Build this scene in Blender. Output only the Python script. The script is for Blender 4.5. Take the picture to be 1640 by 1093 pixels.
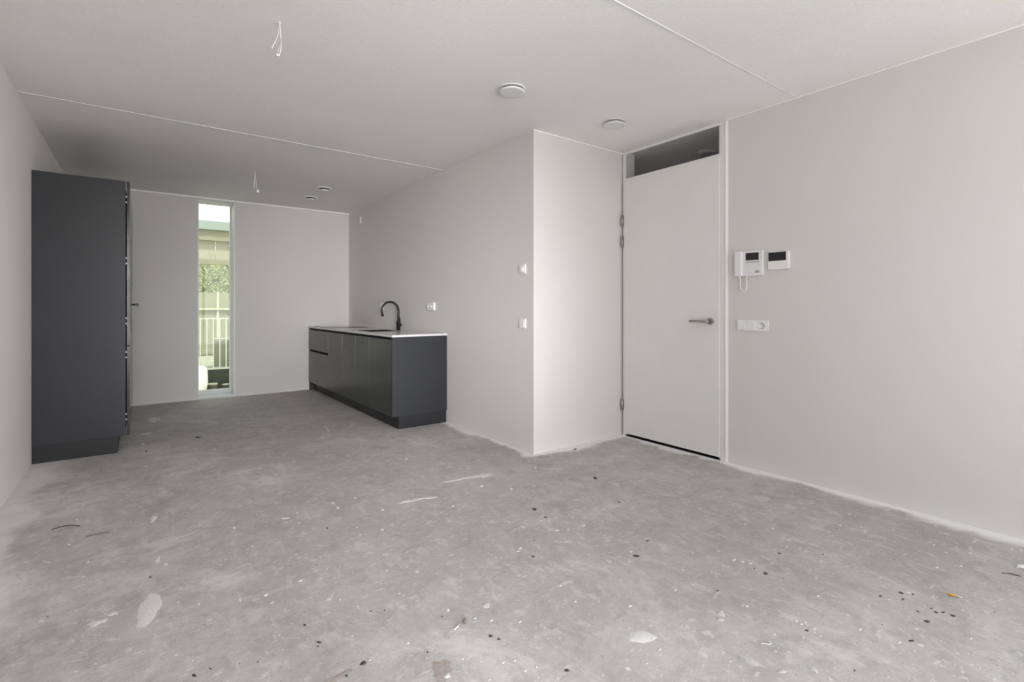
import bpy, bmesh, math, random
from mathutils import Vector, Matrix
for o in list(bpy.data.objects): bpy.data.objects.remove(o)
S = bpy.context.scene
C = S.collection
R = math.radians

# ---------------------------------------------------------------- camera
CH = 1.166                                   # eye height
cam = bpy.data.cameras.new('camera'); cam.sensor_width = 36; cam.lens = 804.4/1640*36
cam.shift_y = -52/1640; cam.clip_start = .05; cam.clip_end = 200
co = bpy.data.objects.new('camera', cam); C.objects.link(co)
co.location = (0, 0, CH); co.rotation_euler = (R(90), 0, R(-36.48)); S.camera = co

# ---------------------------------------------------------------- world, light, exposure
W = bpy.data.worlds.new('overcast_sky'); S.world = W; W.use_nodes = True
wn = W.node_tree; wn.nodes.clear()
wo = wn.nodes.new('ShaderNodeOutputWorld'); wb = wn.nodes.new('ShaderNodeBackground')
wt = wn.nodes.new('ShaderNodeTexCoord'); ws = wn.nodes.new('ShaderNodeSeparateXYZ'); wr = wn.nodes.new('ShaderNodeValToRGB')
wm = wn.nodes.new('ShaderNodeMath'); wm.operation = 'MULTIPLY_ADD'; wm.inputs[1].default_value = .5; wm.inputs[2].default_value = .5
wn.links.new(wt.outputs['Generated'], ws.inputs[0]); wn.links.new(ws.outputs[2], wm.inputs[0]); wn.links.new(wm.outputs[0], wr.inputs[0])
e = wr.color_ramp.elements
e[0].position = 0; e[0].color = (.97, .96, .98, 1)
e[1].position = 1; e[1].color = (.87, .915, 1.015, 1)
m_ = e.new(.47); m_.color = (.97, .96, .98, 1)
m_ = e.new(.53); m_.color = (.93, .95, 1.015, 1)
wn.links.new(wr.outputs[0], wb.inputs[0]); wn.links.new(wb.outputs[0], wo.inputs[0])
wb.inputs[1].default_value = 3.45
S.view_settings.view_transform = 'Standard'; S.view_settings.look = 'None'
S.view_settings.gamma = 1; S.view_settings.use_curve_mapping = False
S.view_settings.exposure = 0.06
S.cycles.use_denoising = True
S.cycles.max_bounces = 14; S.cycles.diffuse_bounces = 10; S.cycles.glossy_bounces = 4
S.cycles.transparent_max_bounces = 12; S.cycles.caustics_reflective = False; S.cycles.caustics_refractive = False
S.cycles.sample_clamp_indirect = 6

# room measures (metres)
XL, XK, XD, YS, YB, YR, H = -.656, 2.527, 3.580, 3.128, 7.555, -1.15, 2.6

def lamp(name, loc, rot, sx, sy, power=0, portal=False, col=(1, 1, 1)):
    l = bpy.data.lights.new(name, 'AREA'); l.shape = 'RECTANGLE'; l.size = sx; l.size_y = sy
    l.energy = power; l.color = col; l.cycles.is_portal = portal
    o = bpy.data.objects.new(name, l); C.objects.link(o); o.location = loc; o.rotation_euler = rot
    return o
lamp('daylight_portal', (1.46, YR-.32, 1.27), (R(90), 0, 0), 3.9, 2.5, portal=True)
lamp('daylight_portal', (.789, YB+.36, 1.30), (R(90), 0, R(180)), .44, 2.6, portal=True)

sun = bpy.data.lights.new('sun', 'SUN'); sun.energy = 6.5; sun.angle = R(3); sun.color = (1, .97, .94)
so = bpy.data.objects.new('sun', sun); C.objects.link(so); so.location = (0, -6, 12); so.rotation_euler = (R(27), 0, R(-14))
for x, rz, w, sp in ((.1, -18, 20, 42), (2.9, 36, 17, 55)):      # added fill lamps just inside the rear wall, brightening the deep room
    lamp('rear_fill', (x, YR+.05, 1.4), (R(86), 0, R(rz)), 1.0, 2.1, w, col=(.985, .985, 1)).data.spread = R(sp)

# ---------------------------------------------------------------- node helpers
class N:
    """small expression helper around one material's nodes"""
    def __init__(s, name):
        s.m = bpy.data.materials.new(name); s.m.use_nodes = True; s.t = s.m.node_tree; s.t.nodes.clear()
        s.out = s.t.nodes.new('ShaderNodeOutputMaterial')
        s.b = s.t.nodes.new('ShaderNodeBsdfPrincipled'); s.t.links.new(s.b.outputs[0], s.out.inputs[0])
        s.tc = s.t.nodes.new('ShaderNodeTexCoord'); s.co = s.tc.outputs['Object']
    def put(s, sock, v):
        if isinstance(v, bpy.types.NodeSocket): s.t.links.new(v, sock)
        elif v is not None:
            sock.default_value = (tuple(v)+(1,) if isinstance(v, (tuple, list)) and len(v) == 3 and sock.type == 'RGBA' else v)
    def math(s, op, a, b=None, c=None, clamp=False):
        n = s.t.nodes.new('ShaderNodeMath'); n.operation = op; n.use_clamp = clamp
        for i, v in enumerate((a, b, c)):
            if v is not None: s.put(n.inputs[i], v)
        return n.outputs[0]
    def map(s, scale=(1, 1, 1), loc=(0, 0, 0), rot=(0, 0, 0)):
        n = s.t.nodes.new('ShaderNodeMapping'); s.t.links.new(s.co, n.inputs[0])
        n.inputs['Scale'].default_value = scale; n.inputs['Location'].default_value = loc; n.inputs['Rotation'].default_value = rot
        return n.outputs[0]
    def noise(s, scale, detail=4, rough=.55, vec=None, dist=0):
        n = s.t.nodes.new('ShaderNodeTexNoise'); s.t.links.new(vec or s.co, n.inputs['Vector'])
        n.inputs['Scale'].default_value = scale; n.inputs['Detail'].default_value = detail
        n.inputs['Roughness'].default_value = rough; n.inputs['Distortion'].default_value = dist
        return n.outputs[0]
    def voro(s, scale, vec=None, rnd=1):
        n = s.t.nodes.new('ShaderNodeTexVoronoi'); s.t.links.new(vec or s.co, n.inputs['Vector'])
        n.inputs['Scale'].default_value = scale; n.inputs['Randomness'].default_value = rnd
        return n
    def ramp(s, v, a, b, lo=0., hi=1.):
        n = s.t.nodes.new('ShaderNodeMapRange'); n.interpolation_type = 'SMOOTHSTEP'; s.put(n.inputs[0], v)
        n.inputs[1].default_value = a; n.inputs[2].default_value = b; n.inputs[3].default_value = lo; n.inputs[4].default_value = hi
        return n.outputs[0]
    def mix(s, f, a, b, mode='MIX'):
        n = s.t.nodes.new('ShaderNodeMix'); n.data_type = 'RGBA'; n.blend_type = mode
        s.put(n.inputs[0], f); s.put(n.inputs[6], a); s.put(n.inputs[7], b); return n.outputs[2]
    def bump(s, h, strength=.2, dist=.002):
        n = s.t.nodes.new('ShaderNodeBump'); n.inputs['Strength'].default_value = strength; n.inputs['Distance'].default_value = dist
        s.put(n.inputs['Height'], h); s.t.links.new(n.outputs[0], s.b.inputs['Normal'])
    def base(s, col, rough=.6, metal=0., spec=.5):
        s.put(s.b.inputs['Base Color'], col); s.put(s.b.inputs['Roughness'], rough); s.b.inputs['Metallic'].default_value = metal
        s.b.inputs['Specular IOR Level'].default_value = spec
        return s
def plain(name, col, rough=.5, metal=0., spec=.5, grain=0, gscale=60, bump=0):
    n = N(name)
    if grain:
        t = n.noise(gscale, 3); c = n.mix(n.ramp(t, .3, .7), tuple(x*(1-grain) for x in col), tuple(min(1, x*(1+grain)) for x in col))
    else: c = col
    n.base(c, rough, metal, spec)
    if bump: n.bump(n.noise(gscale, 3), bump, .001)
    return n.m

# ---------------------------------------------------------------- materials
def wall_material(name, col):
    n = N(name)
    a = n.noise(.9, 3, .5); b = n.noise(2.6, 4, .6, n.map((1, 1, .35)))
    c = n.mix(n.ramp(a, .3, .7), tuple(x*.975 for x in col), tuple(x*1.02 for x in col))
    c = n.mix(n.math('MULTIPLY', n.ramp(b, .45, .7), .35), c, (col[0]*1.02, col[1]*.985, col[2]*.955))
    n.base(c, .75, 0, .3)
    n.bump(n.noise(140, 3, .6), .08, .001)
    return n.m
M = {}
M['wall'] = wall_material('greige_wall_paint', (.67, .652, .63))
def ceiling_material():
    n = N('sprayed_plaster_ceiling'); 
    c = n.mix(n.ramp(n.noise(1.1, 3), .3, .7), (.83, .815, .80), (.865, .85, .835))
    g = n.noise(55, 4, .65)
    c = n.mix(n.ramp(g, .35, .65), n.mix(1, c, (.955, .955, .955), 'MULTIPLY'), c)
    n.base(c, .85, 0, .2); n.bump(g, .35, .004); return n.m
M['ceiling'] = ceiling_material()
M['caulk'] = plain('white_acrylic_sealant', (.90, .89, .87), .45)
M['white'] = plain('white_lacquer', (.78, .775, .76), .35, grain=.01)
M['door'] = plain('white_door_laminate', (.76, .75, .73), .42, grain=.012, gscale=4)
M['plastic'] = plain('white_plastic', (.80, .795, .785), .3)
M['plastic_grey'] = plain('pale_grey_plastic', (.50, .50, .51), .4)
M['disc'] = plain('valve_disc_plastic', (.72, .72, .73), .35)
M['hole'] = plain('dark_void', (.012, .012, .012), .8)  # flat black standing in for the shade inside holes and gaps
M['steel'] = plain('brushed_steel', (.42, .39, .36), .38, 1.0, grain=.08, gscale=150)
M['hinge'] = plain('hinge_steel', (.50, .46, .44), .4, .9)
M['black_metal'] = plain('matt_black_metal', (.014, .0125, .012), .38, .2)
M['black_glass'] = plain('black_glass', (.012, .012, .014), .09)
M['screen'] = plain('dark_screen', (.018, .017, .017), .25)
M['alu'] = plain('pale_window_frame_paint', (.66, .67, .68), .4)
def cab(name, col, rough):
    n = N(name); s = n.noise(2.2, 4, .6)
    c = n.mix(n.ramp(s, .3, .7), tuple(x*.92 for x in col), tuple(x*1.08 for x in col))
    sm = n.ramp(n.noise(9, 5, .7, n.map((1, 1, .5), (3, 1, 2))), .60, .78)
    c = n.mix(n.math('MULTIPLY', sm, .12), c, (.10, .10, .105))
    n.base(c, n.ramp(s, .3, .7, rough-.03, rough+.05), 0, .5); n.bump(n.noise(400, 2), .03, .0005); return n.m
M['cab'] = cab('anthracite_laminate', (.022, .0235, .0275), .44)
M['cab_front'] = cab('anthracite_front_laminate', (.030, .033, .033), .22)
M['plinth'] = cab('anthracite_plinth', (.014, .015, .017), .45)
M['carcass'] = plain('dark_cabinet_carcass', (.02, .02, .021), .6)
M['worktop'] = plain('pale_composite_worktop', (.66, .65, .65), .22, grain=.05, gscale=220)
def floor_material():
    n = N('bare_concrete_screed')
    sp = n.t.nodes.new('ShaderNodeSeparateXYZ'); n.t.links.new(n.co, sp.inputs[0]); x, y = sp.outputs[0], sp.outputs[1]
    big = n.noise(.75, 5, .6, dist=.3); med = n.noise(3.3, 6, .68, dist=.5); fine = n.noise(26, 5, .7); grit = n.noise(160, 3, .6)
    c = n.mix(n.ramp(big, .32, .68), (.345, .332, .318), (.425, .412, .398))
    c = n.mix(n.ramp(med, .32, .72), n.mix(1, c, (.90, .90, .905), 'MULTIPLY'), n.mix(1, c, (1.07, 1.065, 1.06), 'MULTIPLY'))
    c = n.mix(n.ramp(fine, .3, .7), n.mix(1, c, (.93, .93, .93), 'MULTIPLY'), n.mix(1, c, (1.05, 1.05, 1.05), 'MULTIPLY'))
    c = n.mix(n.ramp(grit, .35, .65), n.mix(1, c, (.94, .94, .94), 'MULTIPLY'), n.mix(1, c, (1.04, 1.04, 1.04), 'MULTIPLY'))
    # trowel streaks and darker scuffed bands
    st = n.noise(2.0, 6, .7, n.map((3.2, .55, 1), rot=(0, 0, R(32))), .6)
    c = n.mix(n.math('MULTIPLY', n.ramp(st, .54, .74), .25), c, (.235, .225, .22))
    st2 = n.noise(2.4, 6, .72, n.map((.6, 4.2, 1), (4, 2, 0), (0, 0, R(20))), .5)
    c = n.mix(n.math('MULTIPLY', n.ramp(st2, .57, .72), .22), c, (.56, .55, .545))
    sc = n.noise(7, 5, .75, n.map((1, 3.4, 1), (9, 4, 0), (0, 0, R(-38))), 1.0)
    c = n.mix(n.math('MULTIPLY', n.ramp(sc, .63, .72), .45), c, (.24, .228, .222))
    # chalky plaster dust: patches, stronger along the left side of the room
    du = n.noise(1.5, 7, .72, n.map(loc=(7, 3, 0)), .7)
    left = n.ramp(x, 1.2, -.4)
    dm = n.math('MULTIPLY', n.ramp(n.math('ADD', du, n.math('MULTIPLY', left, .09)), .54, .74), .62)
    c = n.mix(dm, c, (.58, .565, .57))
    fr = n.noise(13, 6, .8, n.map(loc=(2, 8, 0)), .8)
    c = n.mix(n.math('MULTIPLY', n.ramp(fr, .60, .70), .45), c, (.60, .59, .585))
    m2 = n.noise(5.5, 9, .78, n.map(loc=(5, 1, 0)), .35)
    c = n.mix(n.math('MULTIPLY', n.ramp(m2, .49, .62), .48), c, (.255, .245, .238))
    m3 = n.noise(9, 8, .74, n.map((1.5, .8, 1), (8, 6, 0), (0, 0, R(24))), .3)
    c = n.mix(n.math('MULTIPLY', n.ramp(m3, .52, .64), .34), c, (.57, .56, .56))
    fl = n.noise(17, 5, .62, n.map((1, 1.8, 1), (3, 3, 0), (0, 0, R(-30))), .4); kp = n.noise(2.3, 3, .6, n.map(loc=(11, 4, 0)))
    c = n.mix(n.math('MULTIPLY', n.math('MULTIPLY', n.ramp(fl, .61, .635), n.ramp(kp, .40, .56)), .42), c, (.62, .61, .60))
    pit = n.noise(70, 2, .5)
    c = n.mix(n.math('MULTIPLY', n.ramp(pit, .66, .72), .55), c, (.20, .19, .18))
    # specks
    for scl, thr, f, col, off in ((11, .09, .75, (.62, .61, .60), 0), (23, .11, .6, (.60, .59, .58), 5), (16, .055, .7, (.10, .09, .085), 9), (37, .10, .6, (.66, .65, .64), 3)):
        v = n.voro(scl, n.map(loc=(off, off*.7, 0))); keep = n.noise(3.1, 2, .5, n.map(loc=(off+1, 2, 0)))
        sel = n.t.nodes.new('ShaderNodeSeparateColor'); n.t.links.new(v.outputs['Color'], sel.inputs[0])
        k = n.math('MULTIPLY', n.ramp(v.outputs['Distance'], thr*1.25, thr*.8), n.math('GREATER_THAN', sel.outputs[0], .62))
        k = n.math('MULTIPLY', k, n.ramp(keep, .40, .56))
        c = n.mix(n.math('MULTIPLY', k, f), c, col)
    # overspray of wall primer along the foot of each wall
    wob = n.noise(1.7, 5, .65, n.map(loc=(1, 1, 4))); wob2 = n.noise(14, 4, .6)
    def band(d, w0, w1, amt, c):
        ww = n.math('ADD', w0, n.math('MULTIPLY', n.ramp(wob, .35, .68), w1))
        t = n.math('DIVIDE', n.math('ADD', d, n.math('MULTIPLY', n.math('SUBTRACT', wob2, .5), .05)), ww)
        return n.mix(n.math('MULTIPLY', n.ramp(t, 1.15, .35), amt), c, (.76, .755, .765))
    inroom = n.math('LESS_THAN', y, YS)
    xr = n.math('MULTIPLY_ADD', inroom, XD-XK, XK)
    c = band(n.math('SUBTRACT', xr, x), .035, .12, .85, c)
    dy = n.math('ABSOLUTE', n.math('SUBTRACT', YS, y)); ox = n.math('MAXIMUM', n.math('SUBTRACT', XK, x), 0)
    c = band(n.math('POWER', n.math('ADD', n.math('POWER', dy, 2), n.math('POWER', ox, 2)), .5), .07, .10, .8, c)
    c = band(n.math('SUBTRACT', x, XL), .13, .22, .55, c)
    c = band(n.math('SUBTRACT', YB, y), .03, .05, .85, c)
    c = n.mix(1, c, (1.22, 1.21, 1.215), 'MULTIPLY')
    n.base(c, .68, 0, .35)
    h = n.math('ADD', n.math('MULTIPLY', fine, .6), n.math('MULTIPLY', grit, .25))
    n.bump(n.math('ADD', h, n.math('MULTIPLY', med, 1.4)), .30, .004)
    return n.m
M['floor'] = floor_material()
M['plaster'] = plain('dried_plaster', (.66, .65, .64), .8, grain=.07, gscale=90, bump=.3)
M['plaster_dull'] = plain('dull_dried_plaster', (.53, .52, .51), .8, grain=.08, gscale=90, bump=.3)
M['dirt'] = plain('dark_dirt', (.075, .062, .056), .85, grain=.3, gscale=200)
M['stain'] = plain('faint_brown_stain', (.37, .325, .305), .8, grain=.12, gscale=60)
M['rust'] = plain('brown_stain', (.20, .165, .14), .8, grain=.2, gscale=120)
def glass(name, tint, refl=.06):
    n = N(name); tr = n.t.nodes.new('ShaderNodeBsdfTransparent'); tr.inputs[0].default_value = (*tint, 1)
    gl = n.t.nodes.new('ShaderNodeBsdfGlossy'); gl.inputs['Roughness'].default_value = .02
    mx = n.t.nodes.new('ShaderNodeMixShader'); mx.inputs[0].default_value = refl
    n.t.links.new(tr.outputs[0], mx.inputs[1]); n.t.links.new(gl.outputs[0], mx.inputs[2]); n.t.links.new(mx.outputs[0], n.out.inputs[0])
    return n.m
M['glass'] = glass('clear_glass', (.97, .98, .97), .04)
M['glass_green'] = glass('green_tinted_glass', (.72, .735, .655), .05)
M['glass_transom'] = glass('transom_glass', (.92, .92, .91), .08)
# outdoors
M['fascia'] = plain('pale_teal_fascia', (.31, .37, .36), .5)
M['beige'] = plain('beige_panel', (.30, .29, .22), .7, grain=.06, gscale=5)
M['beige2'] = plain('light_beige_screen', (.38, .375, .31), .7, grain=.05, gscale=6)
M['out_white'] = plain('white_outdoor_paint', (.86, .87, .83), .5)
M['fence'] = plain('pale_green_grey_fence', (.30, .30, .23), .7, grain=.06, gscale=6)
M['post'] = plain('weathered_white_post', (.52, .53, .43), .6)
M['kerb'] = plain('dark_damp_wall', (.050, .056, .042), .8, grain=.3, gscale=20)
M['out_black'] = plain('black_damp_gravel', (.012, .013, .009), .9)
M['pave'] = plain('pale_terrace_slab', (.36, .37, .31), .8, grain=.1, gscale=4)
M['paving'] = plain('pale_paving', (.55, .54, .50), .8, grain=.1, gscale=4)  # mostly unseen ground, made pale to bounce light onto the kitchen ceiling
M['leaf'] = plain('hedge_leaf', (.33, .36, .19), .7, grain=.2, gscale=3)
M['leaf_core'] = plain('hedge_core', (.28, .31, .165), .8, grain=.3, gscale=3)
M['orange'] = plain('orange_plastic', (.62, .33, .06), .45)

# ---------------------------------------------------------------- mesh helpers
def box(bm, x0, x1, y0, y1, z0, z1, mi=0):
    vs = [bm.verts.new(p) for p in ((x0, y0, z0), (x1, y0, z0), (x1, y1, z0), (x0, y1, z0), (x0, y0, z1), (x1, y0, z1), (x1, y1, z1), (x0, y1, z1))]
    for f in ((0, 3, 2, 1), (4, 5, 6, 7), (0, 1, 5, 4), (1, 2, 6, 5), (2, 3, 7, 6), (3, 0, 4, 7)):
        bm.faces.new([vs[i] for i in f]).material_index = mi
    return vs
def bev(bm, w, seg=2):
    bmesh.ops.bevel(bm, geom=list(bm.edges), offset=w, segments=seg, affect='EDGES', profile=.6)
def cyl(bm, p0, p1, r0, r1=None, n=24, cap=True):
    r1 = r0 if r1 is None else r1; p0 = Vector(p0); p1 = Vector(p1); d = (p1-p0).normalized()
    u = d.orthogonal().normalized(); v = d.cross(u)
    A = [bm.verts.new(p0+(u*math.cos(t)+v*math.sin(t))*r0) for t in [2*math.pi*i/n for i in range(n)]]
    B = [bm.verts.new(p1+(u*math.cos(t)+v*math.sin(t))*r1) for t in [2*math.pi*i/n for i in range(n)]]
    for i in range(n): bm.faces.new((A[i], A[(i+1) % n], B[(i+1) % n], B[i])).smooth = True
    if cap: bm.faces.new(A[::-1]); bm.faces.new(B)
def lathe(bm, prof, c=(0, 0, 0), n=48):
    """prof: (radius, z) pairs, spun about a vertical axis through c"""
    rings = []
    for r, z in prof:
        if r < 1e-6: rings.append([bm.verts.new((c[0], c[1], c[2]+z))])
        else: rings.append([bm.verts.new((c[0]+r*math.cos(2*math.pi*i/n), c[1]+r*math.sin(2*math.pi*i/n), c[2]+z)) for i in range(n)])
    for a, b in zip(rings, rings[1:]):
        for i in range(n):
            j = (i+1) % n
            if len(a) == 1 and len(b) == 1: continue
            if len(a) == 1: f = (a[0], b[j], b[i])
            elif len(b) == 1: f = (a[i], a[j], b[0])
            else: f = (a[i], a[j], b[j], b[i])
            bm.faces.new(f).smooth = True
def tube(bm, pts, r, n=12, cap=True):
    pts = [Vector(p) for p in pts]; rings = []; u = None
    for i, p in enumerate(pts):
        d = (pts[min(i+1, len(pts)-1)]-pts[max(i-1, 0)]).normalized()
        u = d.orthogonal().normalized() if u is None else (u-d*u.dot(d)).normalized()
        v = d.cross(u); rr = r[i] if isinstance(r, (list, tuple)) else r
        rings.append([bm.verts.new(p+(u*math.cos(2*math.pi*k/n)+v*math.sin(2*math.pi*k/n))*rr) for k in range(n)])
    for a, b in zip(rings, rings[1:]):
        for i in range(n): bm.faces.new((a[i], a[(i+1) % n], b[(i+1) % n], b[i])).smooth = True
    if cap: bm.faces.new(rings[0][::-1]); bm.faces.new(rings[-1])
def curve_pts(P, n=8):
    P = [Vector(p) for p in P]; out = []
    for i in range(len(P)-1):
        a = P[max(i-1, 0)]; b = P[i]; c = P[i+1]; d = P[min(i+2, len(P)-1)]
        for k in range(n):
            t = k/n
            out.append(.5*((2*b)+(c-a)*t+(2*a-5*b+4*c-d)*t*t+(3*b-a-3*c+d)*t**3))
    out.append(P[-1]); return out
def obj(name, bm, mat, parent=None, **pr):
    bmesh.ops.recalc_face_normals(bm, faces=list(bm.faces))
    me = bpy.data.meshes.new(name); bm.to_mesh(me); bm.free()
    o = bpy.data.objects.new(name, me); C.objects.link(o)
    for m in (mat if isinstance(mat, (list, tuple)) else [mat]): me.materials.append(m)
    if parent: o.parent = parent
    for k, v in pr.items(): o[k] = v
    return o
def struct(name, bm, mat, label=None, parent=None):
    o = obj(name, bm, mat, parent)
    if not parent: o['kind'] = 'structure'
    if label: o['label'] = label
    return o
def bx(*a, bevel=0, seg=2):
    bm = bmesh.new(); box(bm, *a)
    if bevel: bev(bm, bevel, seg)
    return bm
def tag(o, label, cat, group=None):
    o['label'] = label; o['category'] = cat
    if group: o['group'] = group
    return o
def empty(name, loc, label, cat, group=None, rz=0):
    o = bpy.data.objects.new(name, None); C.objects.link(o); o.location = loc; o.rotation_euler.z = rz; o.empty_display_size = .1
    return tag(o, label, cat, group)
def copy_tree(o, parent=None):
    c = o.copy(); C.objects.link(c)
    if parent: c.parent = parent
    for ch in [x for x in bpy.data.objects if x.parent == o]: copy_tree(ch, c)
    return c

# ================================================================ room shell
T = .15
floor = struct('floor', bx(XL-T, 5.6, YR-.35, YB+.345, -.2, 0), M['floor'], 'bare grey concrete floor spotted with plaster and dust')
# ceiling: a backing slab whose white filler shows in the two joints, and three sprayed plaster panels
ceil = struct('ceiling', bx(XL-T, 5.6, YR-.35, YB+.345, H+.0015, H+.25), M['caulk'], 'white filled ceiling joints behind sprayed panels')
for a, b in ((YR-.35, 1.595-.0065), (1.595+.0065, 4.606-.008), (4.606+.008, YB+.345)):
    bm = bx(XL-T, 5.6, a, b, H, H+.0014); obj('ceiling_panel', bm, M['ceiling'], ceil)
for y, w in ((1.595, .006), (4.606, .009)):
    bm = bmesh.new()
    for a_, b_ in (((-w, H+.001), (-w*.6, H-.0035)), ((-w*.6, H-.0035), (w*.6, H-.0035)), ((w*.6, H-.0035), (w, H+.001))):
        bm.faces.new([bm.verts.new(p) for p in ((XL, y+a_[0], a_[1]), (XD, y+a_[0], a_[1]), (XD, y+b_[0], b_[1]), (XL, y+b_[0], b_[1]))])
    obj('joint_bead', bm, M['disc'], ceil, label='white sealant bead along a ceiling joint')
struct('wall_left', bx(XL-T, XL, YR, YB, 0, H), M['wall'], 'greige left wall beside the tall cabinet')
# back wall with the floor-high slit window
WX0, WX1, WZ0, WZ1, YG = .581, .997, .022, 2.572, 7.815
bm = bmesh.new()
box(bm, XL-T, WX0, YB, YB+.34, 0, H); box(bm, WX1, XK+T, YB, YB+.34, 0, H)
box(bm, WX0, WX1, YB, YB+.34, WZ1, H); box(bm, WX0, WX1, YB, YB+.34, -.002, WZ0)
struct('wall_back', bm, M['wall'], 'greige back wall with a narrow floor-high window')
struct('wall_kitchen', bx(XK, XK+.1, YS, YB, 0, H), M['wall'], 'shaded greige wall behind the kitchen worktop')
struct('wall_return', bx(XK+.1, XD+.12, YS, YS+.1, 0, H), M['wall'], 'bright short wall between kitchen corner and door')
DY0, DY1 = 2.095, YS
bm = bmesh.new(); box(bm, XD, XD+.12, YR, DY0, 0, H)
struct('wall_right', bm, M['wall'], 'greige right wall holding the intercom and switches')
# rear wall behind the camera, nearly all window
RX0, RX1, RZ0, RZ1 = -.42, 3.34, .06, 2.50
bm = bmesh.new()
box(bm, XL-T, RX0, YR-.3, YR, 0, H); box(bm, RX1, XD+.12, YR-.3, YR, 0, H); box(bm, RX0, RX1, YR-.3, YR, RZ1, H); box(bm, RX0, RX1, YR-.3, YR, 0, RZ0)
struct('wall_rear', bm, M['wall'], 'rear wall behind the camera framing a wide window')
bm = bmesh.new()
for a in (RX0, 1.46-.035, RX1-.07): box(bm, a, a+.07, YR-.24, YR-.17, RZ0, RZ1)
box(bm, RX0, RX1, YR-.239, YR-.171, RZ0, RZ0+.07); box(bm, RX0, RX1, YR-.239, YR-.171, RZ1-.07, RZ1)
w2 = struct('window_2', bm, M['white'], 'white frame of the wide rear window')
for a, b in ((RX0+.07, 1.425), (1.495, RX1-.07)):
    obj('window_pane', bx(a, b, YR-.21, YR-.206, RZ0+.07, RZ1-.07), M['glass'], w2)
# hallway behind the door
bm = bmesh.new()
box(bm, 5.2, 5.3, .2, 4.2, 0, H); box(bm, XD+.12, 5.2, .1, .2, 0, H); box(bm, XD+.12, 5.2, 4.2, 4.3, 0, H); box(bm, XD+.02, XD+.12, YS+.1, 4.3, 0, H)
struct('wall_hallway', bm, M['wall'], 'dim hallway walls beyond the door')

# sealant lines along the tops of the walls
struct('trim_1', bx(XL, XK, YB-.020, YB, H-.022, H, bevel=.006), M['caulk'], 'white bead along the top of the back wall')
struct('trim_2', bx(XK, XD, YS-.008, YS, H-.010, H, bevel=.003), M['caulk'], 'thin white bead above the short return wall')
struct('trim_3', bx(XD-.007, XD, YR, DY0, H-.008, H, bevel=.002), M['caulk'], 'thin white bead above the right wall')
struct('trim_4', bx(XD-.006, XD, DY0-.010, DY0, 0, H-.01, bevel=.002), M['caulk'], 'white sealant bead beside the door frame')

# ---------------------------------------------------------------- slit window
bm = bmesh.new(); f0, f1 = YG-.035, YG+.035
box(bm, WX0, WX0+.034, f0, f1, WZ0, WZ1); box(bm, WX1-.017, WX1, f0, f1, WZ0, WZ1)
box(bm, WX0+.034, WX1-.017, f0, f1, WZ1-.010, WZ1); box(bm, WX0+.034, WX1-.017, f0, f1, WZ0, WZ0+.056)
win = struct('window_1', bm, M['alu'], 'narrow floor-high window with a pale grey frame')
obj('window_pane', bx(WX0+.034, WX1-.017, YG-.004, YG+.004, WZ0+.056, WZ1-.010), M['glass_green'], win, label='green-tinted glass pane')
bm = bmesh.new()
box(bm, WX1-.004, WX1, YB-.003, f0, WZ0, WZ1); box(bm, WX0, WX0+.004, YB-.003, f0, WZ0, WZ1)
box(bm, WX0+.004, WX1-.004, YB-.003, f0, WZ1-.004, WZ1)
obj('window_lining', bm, M['alu'], win)
obj('window_sill', bx(WX0, WX1, YB-.012, f0, 0.004, WZ0+.004, bevel=.002), M['alu'], win)
bm = bmesh.new()
box(bm, WX1-.020, WX1-.017, YG-.012, YG+.012, WZ0+.056, WZ1-.010); box(bm, WX0+.034, WX0+.037, YG-.012, YG+.012, WZ0+.056, WZ1-.010)
obj('glazing_bead', bm, M['caulk'], win)
obj('window_casing', bx(WX1, WX1+.010, YB-.006, YB, 0.003, WZ1), M['caulk'], win)

# ---------------------------------------------------------------- door, frame, transom
PY0 = 2.150                                          # near edge of the leaf
bm = bmesh.new()
box(bm, XD-.003, XD+.12, DY0, PY0-.002, 0, H-.002)          # right post
box(bm, XD+.012, XD+.12, PY0-.002, PY0+.018, 0, H-.002)     # its rebate
box(bm, XD-.003, XD+.12, 3.085, YS-.010, 0, H-.002)         # hinge post
box(bm, XD-.003, XD+.010, PY0-.002, 3.085, 2.577, H-.002)    # head
box(bm, XD-.003, XD+.12, PY0-.002, 3.085, 2.330, 2.357)     # transom rail
bm2 = bm
fr = struct('door_1', bm2, M['white'], 'white full-height door frame with a transom light')
obj('frame_edge', bx(XD-.010, XD-.003, DY0, DY0+.012, 0, H-.012, bevel=.002), M['caulk'], fr)
obj('corner_gap', bx(XD+.002, XD+.12, YS-.0099, YS-.0005, 0, H-.012), M['hole'], fr)  # black bar filling the joint in place of its shade
obj('transom_pane', bx(XD+.010, XD+.016, PY0+.018, 3.085, 2.357, H-.001), M['glass_transom'], fr, label='dark glass over the door')
leaf = obj('door_leaf', bx(XD-.018, XD+.024, PY0, 3.096, .026, 2.335, bevel=.002), M['door'], fr, label='plain white flush door leaf')
obj('under_door_shade', bx(XD-.004, XD+.06, PY0, 3.085, .0005, .004), M['hole'], fr, label='black strip painting the shade under the door')  # black sheet laid in for the shade below the leaf
for z in (1.975, 1.780, .285):
    bm = bmesh.new(); box(bm, XD-.024, XD-.004, 3.0985, 3.1165, z-.045, z+.045); cyl(bm, (XD-.024, 3.1075, z-.045), (XD-.024, 3.1075, z+.045), .0098, n=16)
    cyl(bm, (XD-.022, 3.1075, z-.052), (XD-.022, 3.1075, z-.045), .006, n=12); cyl(bm, (XD-.022, 3.1075, z+.045), (XD-.022, 3.1075, z+.052), .006, n=12)
    obj('hinge', bm, M['hinge'], fr)
hy, hz = 2.222, 1.067
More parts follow.
